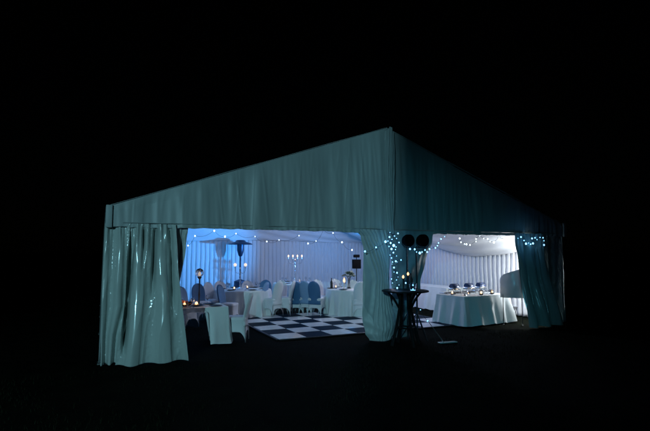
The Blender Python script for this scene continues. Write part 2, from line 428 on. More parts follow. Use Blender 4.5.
for (x0, y0, x1, y1) in ((0, 0, NX*TS, 0), (0, NY*TS, NX*TS, NY*TS), (0, 0, 0, NY*TS), (NX*TS, 0, NX*TS, NY*TS)):
    L_ = max(abs(x1-x0), abs(y1-y0)); w = .05
    dx = -w/2 if x0 == x1 == 0 else (w/2 if x0 == x1 else 0); dy = -w/2 if y0 == y1 == 0 else (w/2 if y0 == y1 else 0)
    e.box(((x0+x1)/2+dx, (y0+y1)/2+dy, .0145), ((L_ if y0 == y1 else w-.003), (w-.003 if y0 == y1 else L_-.006), .027), bev=.006)
e.build('edge_ramp', M['blackm'], df)

# ------------------------------------------------------------------ chairs
def make_chair(backm, seatm, label):
    """banquet chair in a stretch cover; faces local -y"""
    t = thing('banquet_chair', label, 'chair', group='covered banquet chairs')
    n = 48; rows = 12; V = []; Fc = []
    for j in range(rows+1):
        tt = j/rows
        for k in range(n):
            a = 2*pi*k/n; e = 2/5.0
            ca, sa = cos(a), sin(a); cx = math.copysign(abs(ca)**e, ca); cy = math.copysign(abs(sa)**e, sa)
            zb = .20*abs(cos(2*a))**.8 + .004
            z = lerp(.465, zb, tt); d = (.465-z)/.465
            w = .205 - .020*sin(pi*min(1, d*1.3)) + .035*d*d
            V.append((cx*w, cy*w*1.05, z))
    for j in range(rows):
        for k in range(n): Fc.append((j*n+k, j*n+(k+1) % n, (j+1)*n+(k+1) % n, (j+1)*n+k))
    o = mobj('seat_skirt', V, Fc, seatm, t); md = o.modifiers.new('cloth', 'SOLIDIFY'); md.thickness = .004
    b = MB(); prof = [(.206, -.012), (.204, .012), (.19, .028), (.12, .036), (.004, .038)]
    V = []; Fc = []
    for (r, z) in prof:
        for k in range(n):
            a = 2*pi*k/n; e = 2/5.0; ca, sa = cos(a), sin(a)
            V.append((math.copysign(abs(ca)**e, ca)*r, math.copysign(abs(sa)**e, sa)*r*1.05, .465+z))
    for j in range(len(prof)-1):
        for k in range(n): Fc.append((j*n+k, j*n+(k+1) % n, (j+1)*n+(k+1) % n, (j+1)*n+k))
    mobj('seat', V, Fc, seatm, t)
    # backrest: lens shaped shell from behind the seat to a rounded top
    V = []; Fc = []; m = 32; R_ = 22
    for j in range(R_+1):
        h = lerp(.30, .965, (j/R_)**.85)
        w = .195 if h < .68 else .195*max(.0, 1-((h-.68)/.287)**2.6)**.5
        w = max(w, .012); w -= .012*sin(pi*min(1, max(0, (h-.3)/.35)))
        dp = .034 if h < .9 else .034*max(.25, (1-((h-.9)/.068)**2)**.5 if h < .966 else .25)
        yc = .185 + .12*max(0, h-.42)/.54 + .0
        for k in range(m):
            a = 2*pi*k/m; e = 2/2.6; ca, sa = cos(a), sin(a)
            V.append((math.copysign(abs(ca)**e, ca)*w, yc + math.copysign(abs(sa)**e, sa)*dp - .04*(ca*ca)*(h > .4), h))
    for j in range(R_):
        for k in range(m): Fc.append((j*m+k, j*m+(k+1) % m, (j+1)*m+(k+1) % m, (j+1)*m+k))
    Fc.append(tuple(range(m))[::-1]); Fc.append(tuple(R_*m+k for k in range(m)))
    mobj('backrest', V, Fc, backm, t)
    for sx in (-1, 1):
        for sy in (-1, 1):
            b = MB(); b.tube([(sx*.20, sy*.21, .30), (sx*.205, sy*.215, .0)], .009, 8); b.build('leg', M['metal'], t)
    return t
proto = {'white': None, 'navy': None, 'slate': None}
mats_ = {'white': (M['spandex'], M['spandex']), 'navy': (M['navy'], M['spandex']), 'slate': (M['slate'], M['spandex'])}
def chair(kind, px, py, face, label, z=.0, top=False, sc=None):
    """face: direction in degrees the sitter looks, in plan (0 = along +x)"""
    p = at(px, py, z=.96 if top else 0.0)
    loc = Vector((p.x, p.y, 0.0)); rz = radians(face+90)
    onf = FX-.05 < loc.x < FX+NX*TS+.05 and FY-.05 < loc.y < FY+NY*TS+.05
    loc.z = .031 if onf else 0
    if proto[kind] is None:
        proto[kind] = make_chair(*mats_[kind], label); o = proto[kind]; o.location = loc; o.rotation_euler = (0, 0, rz); return o
    return dup(proto[kind], loc, rz, label, (sc, sc, sc) if sc else None)
CH = [
 ('white', 236.5, 340.5, 155, 'pale chair drawn up at the end of the laid rectangular table', False),
 ('navy', 229, 285, -40, 'dark blue backed chair just beyond the laid rectangular table end', True),
 ('white', 214, 282.5, -60, 'pale chair against the blue wall, between two dark chairs', True),
 ('navy', 202, 284, -75, 'slim dark blue chair beside the globe lantern stand', True),
 ('slate', 187, 287, -60, 'dim chair half hidden behind the shiny curtain edge', True),
 ('white', 249, 281, -95, 'pale chair back behind the candelabra of the heater', True),
 ('navy', 264, 280.5, -120, 'dark blue chair on the far side of the table by the heater', True),
 ('white', 272.5, 316.5, 115, 'bright white chair standing alone at the dance floor edge, seen from behind', False),
 ('slate', 257.5, 316, 140, 'shadowed chair beside the bright white chair, tucked in at the table by the heater', False),
 ('white', 284, 315.5, 150, 'white chair seen from its side with curved back, next to the dark blue chairs', False),
 ('navy', 299, 314, 48, 'dark blue chair behind the sideways white chair', False),
 ('navy', 317, 315.5, 42, 'tall dark blue chair backing the dance floor in front of the candle table', False),
 ('white', 322, 281, -80, 'pale chair back on the far side of the vase table, beside the dark bottle', True),
 ('white', 337.5, 280.5, -100, 'pale chair back just behind the burning candle of the vase table', True),
 ('slate', 309, 281.5, 35, 'shaded blue chair beyond the two dark blue ones, closer to the vase table', True),
 ('white', 281, 281, -110, 'pale chair back beyond the sideways white chair', True),
 ('white', 223, 281.5, -80, 'pale chair back between the blue wall and the heater table', True),
 ('white', 354, 281.5, -110, 'pale chair back behind the cream flower vase', True),
 ('white', 358.5, 316.5, 75, 'white chair half hidden by the centre curtain, below the flower vase', False),
]
for k, px, py, fc, lb, tp in CH: chair(k, px, py, fc, lb, top=tp)

# ------------------------------------------------------------------ tables
def round_cloth(c, R, label, group, nf=15, ph=0, drop=.02, h=.745):
    n = 300; prof = []
    for i in range(14): prof.append(('top', i/13))
    for i in range(1, 30): prof.append(('drop', i/29))
    V = []; Fc = []
    for kind, u in prof:
        for k in range(n):
            a = 2*pi*k/n
            if kind == 'top': r = R*max(.001, u); z = h + (.0015*N(r*8, a*3) if u < .9 else 0) - .01*max(0, u-.95)*10
            else:
                f = sin(a*nf+ph+.9*N(a*2, ph))+.4*sin(a*nf*2+1)
                r = R + .012 + .05*u + (.05*u**.8)*f; z = lerp(h-.012, drop+.01*f, u)
            V.append((r*cos(a), r*sin(a), z))
    for j in range(len(prof)-1):
        for k in range(n): Fc.append((j*n+k, j*n+(k+1) % n, (j+1)*n+(k+1) % n, (j+1)*n+k))
    o = mobj('tablecloth', V, Fc, M['cloth'], loc=(c[0], c[1], 0)); tag(o, label, 'tablecloth', group); return o
TA = Vector((-1.55, 4.55, 0)); TB = Vector((1.12, 4.35, 0)); TC = Vector((.9, 7.4, 0))
TA = at(243, 289, z=.745); TB = at(351, 288.4, z=.745); TC = at(296, 282.5, z=.745)
for c_ in (TA, TB, TC): c_.z = 0
round_cloth(TA, .80, 'white cloth on the round table beside the patio heater', 'round tablecloths', ph=1)
round_cloth(TB, .72, 'white cloth on the round table that carries the flower vase', 'round tablecloths', ph=2)
round_cloth(TC, .80, 'white cloth on the farthest round table, under the tall candelabra', 'round tablecloths', ph=3)

def rect_table(name, label, c, L_, W, rz, h=.72):
    t = thing(name, label, 'table', c, rz)
    b = MB(); b.box((0, 0, h-.0175), (L_, W, .03), bev=.006); b.build('tabletop', M['wood'], t)
    for sx in (-1, 1):
        for sy in (-1, 1):
            b = MB(); b.tube([(sx*(L_/2-.18), sy*(W/2-.1), h-.035), (sx*(L_/2-.12), sy*(W/2-.07), 0)], .014, 8); b.build('leg', M['blackm'], t)
    return t
def rect_cloth(label, c, L_, W, rz, h=.725, drops=(1, 1, 1, 1), nf=5, m=None, ph=0, fl=.10, low=.02, amp=.022, kinks=.0):
    """cloth over a rectangular table, local frame; drops: front(-y), right, back, left"""
    per = 2*(L_+W); n = 420; V = []; Fc = []; nr = 26
    def edge(u):
        d = u*per
        if d < L_: return (-L_/2+d, -W/2, 0, -1, 0)
        d -= L_
        if d < W: return (L_/2, -W/2+d, 1, 0, 1)
        d -= W
        if d < L_: return (L_/2-d, W/2, 0, 1, 2)
        d -= L_
        return (-L_/2, W/2-d, -1, 0, 3)
    V.append((0, 0, h+.004))
    for j in range(nr+1):
        for k in range(n):
            x, y, nx, ny, sd = edge((k+.5)/n)
            t = j/nr; u = k/n
            # rounded outward direction near corners
            cx = max(0, 1-(L_/2-abs(x))/.12); cy = max(0, 1-(W/2-abs(y))/.12)
            nx2 = nx if nx else math.copysign(cx, x)*.8; ny2 = ny if ny else math.copysign(cy, y)*.8
            f = sin(u*per*2*pi*nf/2+ph+1.2*N(u*per*1.5, ph)) + .4*sin(u*per*2*pi*nf*.9+2) + .7*N(u*per*3, t*1.5, ph)
            dr = drops[sd](x, t) if callable(drops[sd]) else drops[sd]
            o_ = .006 + (fl*t*t*.7 + .02*t) + amp*f*min(1, t*1.6) + .05*t*max(cx, cy)
            zz = lerp(h, lerp(h, low, dr) + .012*f*t, t)
            V.append((x+nx2*o_, y+ny2*o_, zz + (.002 if j == 0 else 0)))
    for k in range(n): Fc.append((0, 1+k, 1+(k+1) % n))
    for j in range(nr):
        for k in range(n): Fc.append((1+j*n+k, 1+(j+1)*n+k, 1+(j+1)*n+(k+1) % n, 1+j*n+(k+1) % n))
    o = mobj('tablecloth', V, Fc, m or M['cloth'], loc=c); o.rotation_euler = (0, 0, rz)
    fix(o)
    try: o.data.set_sharp_from_angle(angle=radians(60))
    except Exception: pass
    return tag(o, label, 'tablecloth')
# laid table just inside the left opening: near right corner from the photo
nr_ = Vector((-3.16, .90, 0))
LT = Vector((nr_.x-.95, nr_.y+.42, 0))
rect_table('trestle_table', 'rectangular dining table just inside the opening, beside the shiny curtain', LT, 1.84, .76, 0)
rect_cloth('pale cloth with creased front corner on the rectangular table by the shiny curtain', LT, 1.86, .78, 0, ph=2, nf=5, fl=.04, low=.03, amp=.026, drops=(lambda x, t: .10+.90*max(0, min(1, (x-.42-.10*t)/.05)), 1, .2, .12))
# buffet
BF = Vector((2.50, .50, 0)); BL = 1.62; BW = .96
br = radians(5)
Bc = BF + Vector((cos(br)*BL/2 - sin(br)*BW/2, sin(br)*BL/2+cos(br)*BW/2, 0))
rect_table('buffet_table', 'deep buffet table in front of the white pleated side wall', Bc, BL-.04, BW-.04, br)
rect_cloth('white cloth hanging in folds on the buffet table that carries the chafing dishes', Bc, BL, BW, br, ph=1.2, nf=5, fl=.06, low=.03, amp=.03)
SC_ = at(510, 298, z=.67); SC_.z = 0
BT = Vector((4.35, 4.1, 0))
rect_table('back_table', 'long table against the side wall behind the buffet', BT, .72, 2.3, 0)
rect_cloth('lavender shaded cloth on the long table against the side wall behind the buffet', BT, .74, 2.32, 0, ph=5, nf=4, fl=.04, low=.02, amp=.02)

# ------------------------------------------------------------------ white tilted panel beside buffet
tp = thing('display_board', 'large white board with slanted rounded top standing on legs beside the buffet', 'board', (SC_.x+.02, SC_.y+.05, 0), -.80)
V = []; Fc = []
def wp(s, t):
    x = lerp(-.20, .40, s); zt = lerp(.52, .76, s**.6) - .06*(max(0, .14-s)/.14)**2
    z = .67 + lerp(0.0, zt-.02, t)
    y = .10 - .10*sin(pi*s)*1.0 - .05*t + .25*(t**2)*.3 + .01*N(s*4, t*4)
    return (x, y, z)
o = sheet('panel', wp, 40, 40, mat('glossy_white', (.74, .76, .78), .25), tp, th=.03)
for lx in (-.14, .30):
    b = MB(); b.tube([(lx, .06, .012), (lx, .06, .80)], .010, 8); b.build('leg', M['blackm'], tp)
    b = MB(); b.box((lx, .06, .008), (.03, .34, .014), bev=.004); b.build('foot', M['blackm'], tp)
# small dark folding stool in front of the side table
fs = thing('folding_stool', 'small dark folded stool with crossed legs beside the buffet end', 'stool', (at(512, 321, z=0).x, at(512, 321, z=0).y, 0), radians(20))
b = MB(); b.box((0, 0, .315), (.34, .20, .02), bev=.006, ry=radians(-14)); b.build('seat', M['blackm'], fs)
for sy in (-.09, .09):
    for sx in (-1, 1):
        b = MB(); b.tube([(-sx*.15, sy+sx*.008, .012), (sx*.13, sy+sx*.008, .30+.03*sx)], .011, 8); b.build('leg', M['blackm'], fs)

# ------------------------------------------------------------------ chafing dishes
def chafer(label, loc, rz):
    t = thing('chafing_dish', label, 'chafing dish', loc, rz, 'chafing dishes on the buffet'); t.scale = (.80, .85, 1.12)
    b = MB(); b.box((0, 0, .125), (.32, .22, .05), bev=.012); b.build('food_pan', M['chrome'], t)
    # roll top lid: half cylinder
    V = []; Fc = []; n = 16; xs = (-.145, -.135, .135, .145); rr = (.090, .098, .098, .090)
    for x, r in zip(xs, rr):
        for k in range(n+1): V.append((x, r*cos(pi*k/n), .152+r*.95*sin(pi*k/n)))
    for j in range(3):
        for k in range(n): Fc.append((j*(n+1)+k, j*(n+1)+k+1, (j+1)*(n+1)+k+1, (j+1)*(n+1)+k))
    Fc.append(tuple(range(n+1))); Fc.append(tuple(3*(n+1)+k for k in range(n+1))[::-1])
    ld = mobj('lid', V, Fc, M['bluelid'], t); ld.data.set_sharp_from_angle(angle=radians(40))
    b = MB(); b.tube([(-.05, -.10, .19), (-.05, -.125, .20), (.05, -.125, .20), (.05, -.10, .19)], .006, 8); b.build('handle', M['chrome'], ld)
    b = MB(); b.lathe((.165, 0, .15), [(.055, -.01), (.05, .04), (.03, .075), (.004, .085)], 16); b.build('end_cap', M['chrome'], t)
    for sx in (-1, 1):
        for sy in (-1, 1):
            b = MB(); b.tube([(sx*.15, sy*.10, .10), (sx*.17, sy*.115, .0)], .008, 8); b.build('leg', M['chrome'], t)
    b = MB(); b.tube([(-.16, -.112, .04), (.16, -.112, .04), (.16, .112, .04), (-.16, .112, .04), (-.16, -.112, .04)], .006, 6); b.build('frame', M['blackm'], t)
    b = MB(); b.lathe((0, 0, 0.001), [(.035, 0), (.04, .03), (.03, .045), (.005, .045)], 14); b.build('burner', M['blackm'], t)
    return t
TOPZ = .731
def ontop(px, py, z=TOPZ): p = at(px, py, z=z); return p
for (px, lb) in ((458.5, 'blue lidded chafing dish at the near end of the buffet, beside the first candle'),
                 (477.5, 'blue lidded chafing dish in the middle of the buffet row'),
                 (493.5, 'blue lidded chafing dish at the far end of the buffet, nearest the corner curtain')):
    # stand in a row along the middle of the table
    k = (px-458.5)/35.0
    L0 = BF + Vector((cos(br)*(.30+.98*k) - sin(br)*.62, sin(br)*(.30+.98*k)+cos(br)*.62, 0))
    chafer(lb, (L0.x, L0.y, TOPZ), br)
def bowl(label, loc, s=1.0):
    t = thing('serving_bowl', label, 'bowl', loc, 0, 'serving bowls on the buffet')
    b = MB(); b.lathe((0, 0, 0), [(.05*s, 0), (.045*s, .012), (.02*s, .02), (.02*s, .035), (.075*s, .055), (.105*s, .10), (.098*s, .10), (.07*s, .062), (.004, .05)], 24)
    b.build('basin', M['chrome'], t)
    b = MB(); b.lathe((0, 0, .075*1), [(.08*s, 0), (.07*s, .018), (.04*s, .03), (.004, .034)], 16); b.build('food', M['wood'], t)
for k, lb in ((.0, 'footed metal bowl in front of the first blue lidded dish'), (.60, 'footed metal bowl left of the last buffet candle'), (.97, 'footed metal bowl at the far front end of the buffet')):
    d = .28+1.0*k
    L0 = BF + Vector((cos(br)*d - sin(br)*.26, sin(br)*d+cos(br)*.26, 0)); bowl(lb, (L0.x, L0.y, TOPZ), .95)
ob = thing('serving_tray', 'long metal tray behind the blue lidded dishes', 'tray', (Bc.x-.1, Bc.y+.42, TOPZ), br)
b = MB(); b.box((0, 0, .012), (1.2, .18, .02), bev=.006); b.build('tray_base', M['chrome'], ob)
b = MB(); b.tube([(-.6, -.09, .03), (.6, -.09, .03), (.6, .09, .03), (-.6, .09, .03), (-.6, -.09, .03)], .008, 8); b.build('rim', M['chrome'], ob)

# ------------------------------------------------------------------ candles
def candle(label, loc, s=1.0, pale=False, glow=0.0, group='candles and tea lights'):
    t = thing('tealight', label, 'candle', loc, 0, group)
    b = MB(); b.lathe((0, 0, 0), [(.026*s, .0), (.034*s, .01), (.036*s, .06), (.033*s, .06), (.030*s, .012), (.003, .010)], 16); b.build('glass_cup', M['glass'], t)
    b = MB(); b.lathe((0, 0, .012), [(.026*s, 0), (.026*s, .022), (.004, .024)], 14); b.build('wax', M['wax'], t)
    b = MB(); b.lathe((0, 0, .036), [(.003, 0), (.014*s, .012), (.016*s, .024), (.009*s, .042), (.001, .06)], 10); b.build('flame', M['flamepale' if pale else 'flame'], t)
    if glow:
        l = lamp('candle_glow', 'POINT', (loc[0], loc[1], loc[2]+.09), glow, (1, .6, .3), .03)
    return t
LTZ = .731
def L_at(px, py): p = at(px, py, z=LTZ); return (p.x, p.y, LTZ)
for px, py, lb, s in ((188, 303.5, 'tea light nearest the shiny curtain, on the rectangular table', 1.3), (187, 299.5, 'tea light at the back of the rectangular table among orange flowers', 1.0),
                   (196, 304.5, 'second tea light from the shiny curtain, in front of the orange flowers', 1.5), (206.5, 306, 'brightest tea light at the bare end of the rectangular table', 1.8)):
    pass
def on_lt(fx, fy): return (LT.x+fx, LT.y+fy, LTZ)
candle('brightest tea light, nearest the bare end of the rectangular table', on_lt(.36, -.10), 1.9, glow=.6)
candle('tea light beside the orange flowers, in the middle of the rectangular table', on_lt(.12, -.16), 1.5, glow=.5)
candle('tea light nearest the shiny curtain on the rectangular table', on_lt(-.13, -.22), 1.2, glow=.4)
candle('small tea light behind the flowers on the rectangular table', on_lt(-.02, .14), 1.1)
candle('small tea light in front of the globe lantern on the rectangular table', on_lt(.16, .10), 1.0)
for d, w, lb, s in ((-.02, .50, 'tea light at the near back corner of the buffet', 1.3), (.60, .12, 'tea light at the middle front edge of the buffet', 1.6), (1.10, .20, 'tea light at the far front part of the buffet', 1.5)):
    dd = .12+d
    L0 = BF + Vector((cos(br)*dd - sin(br)*w, sin(br)*dd+cos(br)*w, 0)); candle(lb, (L0.x, L0.y, TOPZ), s, pale=True, glow=.8)
for (c, dx, dy, lb, s) in ((TA, -.35, -.35, 'tea light at the foot of the two armed candelabra', 1.5), (TA, .1, -.1, 'dim tea light in the middle of the round table by the heater', 1.2),
                        (TB, -.45, .1, 'small tea light at the near rim of the vase table', 1.1), (TC, .1, -.1, 'dim tea light at the foot of the tall candelabra', 1.0)):
    candle(lb, (c.x+dx, c.y+dy, .750), s, pale=True)
# pillar candle with a bright flame on the vase table
pc = at(341, 289, z=.745)
pc = Vector((TB.x-.28, TB.y-.1, .752))
t = thing('pillar_candle', 'tall lit candle beside the flower vase, largest flame in the tent', 'candle', pc)
b = MB(); b.lathe((0, 0, 0), [(.045, 0), (.045, .012), (.018, .02), (.018, .17), (.004, .175)], 16); b.build('wax', M['wax'], t)
b = MB(); b.lathe((0, 0, .18), [(.004, 0), (.030, .03), (.034, .055), (.018, .10), (.001, .15)], 12); b.build('flame', M['flame'], t)
# place settings: glasses, plates, folded napkins
def goblet(label, loc):
    b = MB(); b.lathe((0, 0, 0), [(.035, 0), (.033, .004), (.005, .008), (.004, .08), (.03, .11), (.036, .15), (.032, .18), (.030, .18), (.033, .15), (.026, .112), (.003, .09)], 16)
    o = b.build('wine_glass', M['glass'], loc=loc); return tag(o, label, 'wine glass', 'glasses on the tables')
for (c, R_, nm) in ((TA, .5, 'the round table beside the patio heater'), (TB, .5, 'the vase table'), (TC, .5, 'the farthest round table')):
    for k in range(6):
        a = k*pi/3+.4
        goblet('wine glass at a place setting on '+nm, (c.x+R_*cos(a), c.y+R_*sin(a), .751))['group'] = 'glasses on '+nm
        a += .3
        pb = MB(); pb.lathe((0, 0, 0), [(.06, 0), (.12, .012), (.125, .014), (.115, .014), (.06, .006), (.002, .006)], 24)
        pb2 = pb.build('plate', M['wood'], loc=(c.x+.6*cos(a), c.y+.6*sin(a), .751)); tag(pb2, 'dark plate at a place setting on '+nm, 'plate', 'plates on '+nm)
for k in range(4):
    tag(goblet('clear wine glass among the tea lights on the rectangular table', on_lt(-.5+.38*k, .22 if k % 2 else -.25)), group='glasses on the rectangular table')
for k in range(3):
    pb = MB(); pb.lathe((0, 0, 0), [(.07, 0), (.13, .012), (.135, .014), (.12, .014), (.06, .006), (.002, .006)], 24)
    tag(pb.build('plate', M['wood'], loc=on_lt(.72-.02*k-.30*(k == 1), -.2+.2*k)), 'dark plate at the bare end of the rectangular table', 'plate', 'plates on the rectangular table')
# orange flower arrangement
def blossoms(name, parent, c, n, R_, h, r, m, seed):
    random.seed(seed); b = MB()
    for i in range(n):
        a = random.uniform(0, 2*pi); q = sqrt(random.random())*R_; z = c[2]+h*(1-(q/R_)**2)*random.uniform(.5, 1)
        p = Vector((c[0]+q*cos(a), c[1]+q*sin(a), z))
        for k in range(5):
            aa = k*2*pi/5+a; d = Vector((cos(aa), sin(aa), .5))*r
            s_ = Vector((-sin(aa), cos(aa), 0))*r*.55
            b.add([p, p+d*.6+s_, p+d, p+d*.6-s_], [(0, 1, 2, 3)])
    return b.build(name, m, parent, smooth=False)
fa = thing('flower_arrangement', 'low orange flower arrangement among tea lights on the rectangular table', 'flowers', on_lt(.0, -.02))
b = MB(); b.lathe((0, 0, 0), [(.07, 0), (.10, .03), (.09, .06), (.01, .05)], 20); b.build('bowl', M['blackm'], fa)
blossoms('petals', fa, (0, 0, .03), 60, .26, .12, .035, M['orange'], 3); blossoms('leaves', fa, (0, 0, .01), 50, .28, .08, .04, M['leaf'], 4)
# globe lantern on a dark stand
gl = thing('globe_lantern', 'glass globe lantern on a tall dark stand, on the rectangular table', 'lantern', (0, 0, 0))
pg = at(199, 303, y=LT.y+.18); gl.location = (pg.x, LT.y+.18, LTZ)
b = MB(); b.lathe((0, 0, 0), [(.07, 0), (.07, .012), (.02, .025), (.014, .10), (.02, .2), (.012, .3), (.014, .52), (.04, .55), (.045, .57), (.004, .57)], 16); b.build('stand', M['blackm'], gl)
b = MB(); b.ball((0, 0, .655), .088, 18); b.build('globe', M['glass'], gl)
b = MB(); b.lathe((0, 0, .61), [(.015, 0), (.022, .02), (.016, .045), (.004, .06)], 10); b.build('glow_core', M['core'], gl)
# flower vase
fv = thing('flower_vase', 'tall clear vase of cream flowers on the round table by the centre curtain', 'vase', (TB.x+.0, TB.y+.0, .752))
pv = at(349, 285, y=TB.y); fv.location = (pv.x, TB.y, .752)
b = MB(); b.lathe((0, 0, 0), [(.06, 0), (.06, .01), (.03, .03), (.035, .2), (.06, .34), (.055, .34), (.03, .2), (.004, .03)], 20); b.build('vase_body', M['glass'], fv)
random.seed(9); b = MB()
for k in range(14):
    a = random.uniform(0, 2*pi); b.tube([(0, 0, .05), (.03*cos(a), .03*sin(a), .3), (.13*cos(a), .13*sin(a), .42)], .004, 5)
b.build('stems', M['leaf'], fv)
blossoms('blossoms', fv, (0, 0, .36), 46, .17, .20, .035, M['petal'], 5); blossoms('leaves', fv, (0, 0, .34), 40, .19, .15, .05, M['leaf'], 6)
# dark bottle
bo = MB(); bo.lathe((0, 0, 0), [(.038, 0), (.038, .18), (.014, .23), (.014, .30), (.004, .30)], 14)
tag(bo.build('wine_bottle', M['blackm'], loc=(TB.x-.52, TB.y+.25, .752)), 'dark wine bottle on the vase table', 'bottle')

# ------------------------------------------------------------------ candelabra
def candelabra(label, loc, H, arms, r, rot=0, pale=False, globe=.0):
    t = thing('candelabra', label, 'candelabra', loc, rot, 'candelabra on the tables')
    b = MB(); prof = [(.10, 0), (.10, .015), (.03, .03), (.012, .06)]
    z = .06
    while z < H-.18:
        prof += [(.012, z+.02), (.022, z+.05), (.012, z+.08)]; z += .09
    prof += [(.012, H-.10), (.03, H-.06), (.012, H-.03), (.004, H-.02)]
    b.lathe((0, 0, 0), prof, 14); b.build('stem', M['chrome'], t)
    for k in range(arms):
        d = lerp(-r, r, k/(arms-1)) if arms > 1 else 0
        b = MB(); b.tube([(0, 0, H-.14), (d*.4, 0, H-.20), (d*.85, 0, H-.17), (d, 0, H-.10), (d, 0, H-.05)], .007, 8)
        b.lathe((d, 0, H-.05), [(.01, 0), (.03, .012), (.03, .018), (.004, .018)], 12); a = b.build('arm', M['chrome'], t)
        c = MB(); c.lathe((d, 0, H-.03), [(.011, 0), (.011, .07), (.002, .072)], 10); c.build('candle', M['wax'], a)
        if globe:
            g = MB(); g.ball((d, 0, H+.045), globe, 16); g.build('glass_globe', M['globe'], a)
        if not globe:
            c = MB(); c.lathe((d, 0, H+.043), [(.003, 0), (.020, .02), (.023, .04), (.012, .065), (.001, .08)], 10); c.build('flame', M['flame'], a)
    return t
pc1 = at(240, 285, y=TA.y-.1); zc1 = at(240, 265, y=TA.y-.1).z
candelabra('two armed candelabra with glowing globes in front of the patio heater', (pc1.x, TA.y-.1, .750), zc1-.75-.04, 2, .15, rot=-YAW, globe=.048)
pc2 = at(295, 285, y=TC.y); zc2 = at(295, 255.5, y=TC.y).z
candelabra('tall silver candelabra with four small flames at the back of the tent', (pc2.x, TC.y, .752), zc2-.75-.10, 4, .24, rot=-YAW)
lamp('candelabra_glow', 'POINT', (pc2.x, TC.y-.2, zc2+.15), 4, (1, .7, .45), .15)

# ------------------------------------------------------------------ patio heater
HY = 8.75
ph_ = at(240, 285, y=HY); hz = at(240, 242.5, y=HY).z
ht = thing('patio_heater', 'tall steel patio heater with wide round hat against the blue lit wall', 'patio heater', (ph_.x, HY, 0))
b = MB(); b.lathe((0, 0, 0), [(.24, 0), (.24, .05), (.23, .08), (.22, .75), (.10, .80), (.04, .82)], 24); b.build('gas_housing', M['heater'], ht)
b = MB(); b.tube([(0, 0, .8), (0, 0, hz-.50)], .03, 12); b.build('pole', M['heater'], ht)
b = MB(); b.lathe((0, 0, hz-.52), [(.04, 0), (.07, .03), (.11, .16), (.125, .22), (.13, .40), (.13, .48), (.05, .50)], 24); b.build('burner', M['heater'], ht)
b = MB(); b.lathe((0, 0, hz-.03), [(.43, -.05), (.445, -.035), (.40, .0), (.20, .06), (.15, .12), (.004, .13), ], 40); b.build('hat', M['heater'], ht)

# ------------------------------------------------------------------ speaker with lamp
SPY = 5.6
ps = at(356, 264, y=SPY); sp = thing('loudspeaker', 'small black loudspeaker on a pole with a stage lamp above it, by the centre curtain', 'loudspeaker', (ps.x+.02, SPY, 0), -.3)
b = MB(); b.box((0, 0, ps.z), (.27, .22, .31), bev=.012); cab = b.build('cabinet', M['black_box'], sp)
b = MB(); b.lathe((0, 0, 0), [(.085, 0), (.09, .006), (.02, .004)], 20); g = b.build('grille', M['black_box'], cab); g.rotation_euler = (pi/2, 0, 0); g.location = (0, -.112, ps.z-.04)
b = MB(); b.tube([(0, 0, .05), (0, 0, ps.z-.15)], .018, 10); b.build('pole', M['blackm'], sp)
for k in range(3):
    a = k*2*pi/3; b = MB(); b.tube([(0, 0, .45), (.4*cos(a), .4*sin(a), .01)], .011, 8); b.build('leg', M['blackm'], sp)
b = MB(); b.box((0, 0, ps.z+.27), (.20, .16, .10), bev=.02); b.tube([(0, 0, ps.z+.15), (0, 0, ps.z+.23)], .012, 8); b.build('lamp_head', M['black_box'], sp)

# ------------------------------------------------------------------ bar table outside, by the centre post
bt = at(408, 346, z=0); BX, BY = bt.x+.02, bt.y+.1
bt = thing('bar_table', 'tall dark bar table with splayed crossing legs in front of the centre post', 'table', (BX, BY, 0))
b = MB(); b.lathe((0, 0, 1.03), [(.44, 0), (.46, .006), (.46, .028), (.44, .034), (.002, .034)], 40); b.build('tabletop', M['wood'], bt)
for k in range(4):
    a = k*pi/2+.35-YAW
    b = MB(); d = Vector((cos(a), sin(a), 0)); s2 = Vector((-sin(a), cos(a), 0))
    b.tube([d*.11+Vector((0, 0, 1.03)), d*.13+Vector((0, 0, .70)), d*.20+Vector((0, 0, .35)), d*.30+Vector((0, 0, 0.0))], [.026, .028, .03, .034], 8); b.build('leg', M['wood'], bt)
    b = MB(); b.tube([d*.14+Vector((0, 0, .72)), d*.25+Vector((0, 0, .90)), d*.37+Vector((0, 0, 1.028))], .022, 8); b.build('brace', M['wood'], bt)
b = MB()
for k in range(4):
    a = k*pi/2+.35-YAW; a2 = a+pi/2
    b.tube([(.2*cos(a), .2*sin(a), .34), (.2*cos(a2), .2*sin(a2), .34)], .016, 8)
b.build('stretcher', M['wood'], bt)
# tall lit candles on the bar table
for px, py, lb in ((408, 273.5, 'small warm lamp on a short stick, at the middle of the bar table'), (403.2, 276.5, 'second warm lamp on a stick, lower one on the bar table')):
    p = at(px, py, y=BY+.05)
    t = thing('candlestick', lb, 'candlestick', (p.x, BY+.05, 1.065)); h = p.z-1.065
    b = MB(); b.lathe((0, 0, 0), [(.05, 0), (.05, .01), (.012, .02), (.012, h-.06), (.025, h-.04), (.004, h-.04)], 12); b.build('stem', M['blackm'], t)
    b = MB(); b.lathe((0, 0, h-.04), [(.003, 0), (.018, .015), (.022, .035), (.012, .055), (.001, .07)], 10); b.build('flame', M['flame'], t)
bo = MB(); bo.lathe((0, 0, 0), [(.04, 0), (.04, .2), (.015, .26), (.015, .32), (.004, .32)], 14)
p = at(411, 290, y=BY+.1); tag(bo.build('wine_bottle', M['blackm'], loc=(p.x, BY+.1, 1.065)), 'dark bottle standing on the tall bar table', 'bottle')
ic = MB(); ic.lathe((0, 0, 0), [(.06, 0), (.075, .13), (.078, .135), (.07, .13), (.05, .01), (.002, .01)], 20)
p = at(413, 290, y=BY-.12); tag(ic.build('glass_tumbler', M['glass'], loc=(p.x, BY-.12, 1.065)), 'clear glass tumbler on the bar table', 'glass')

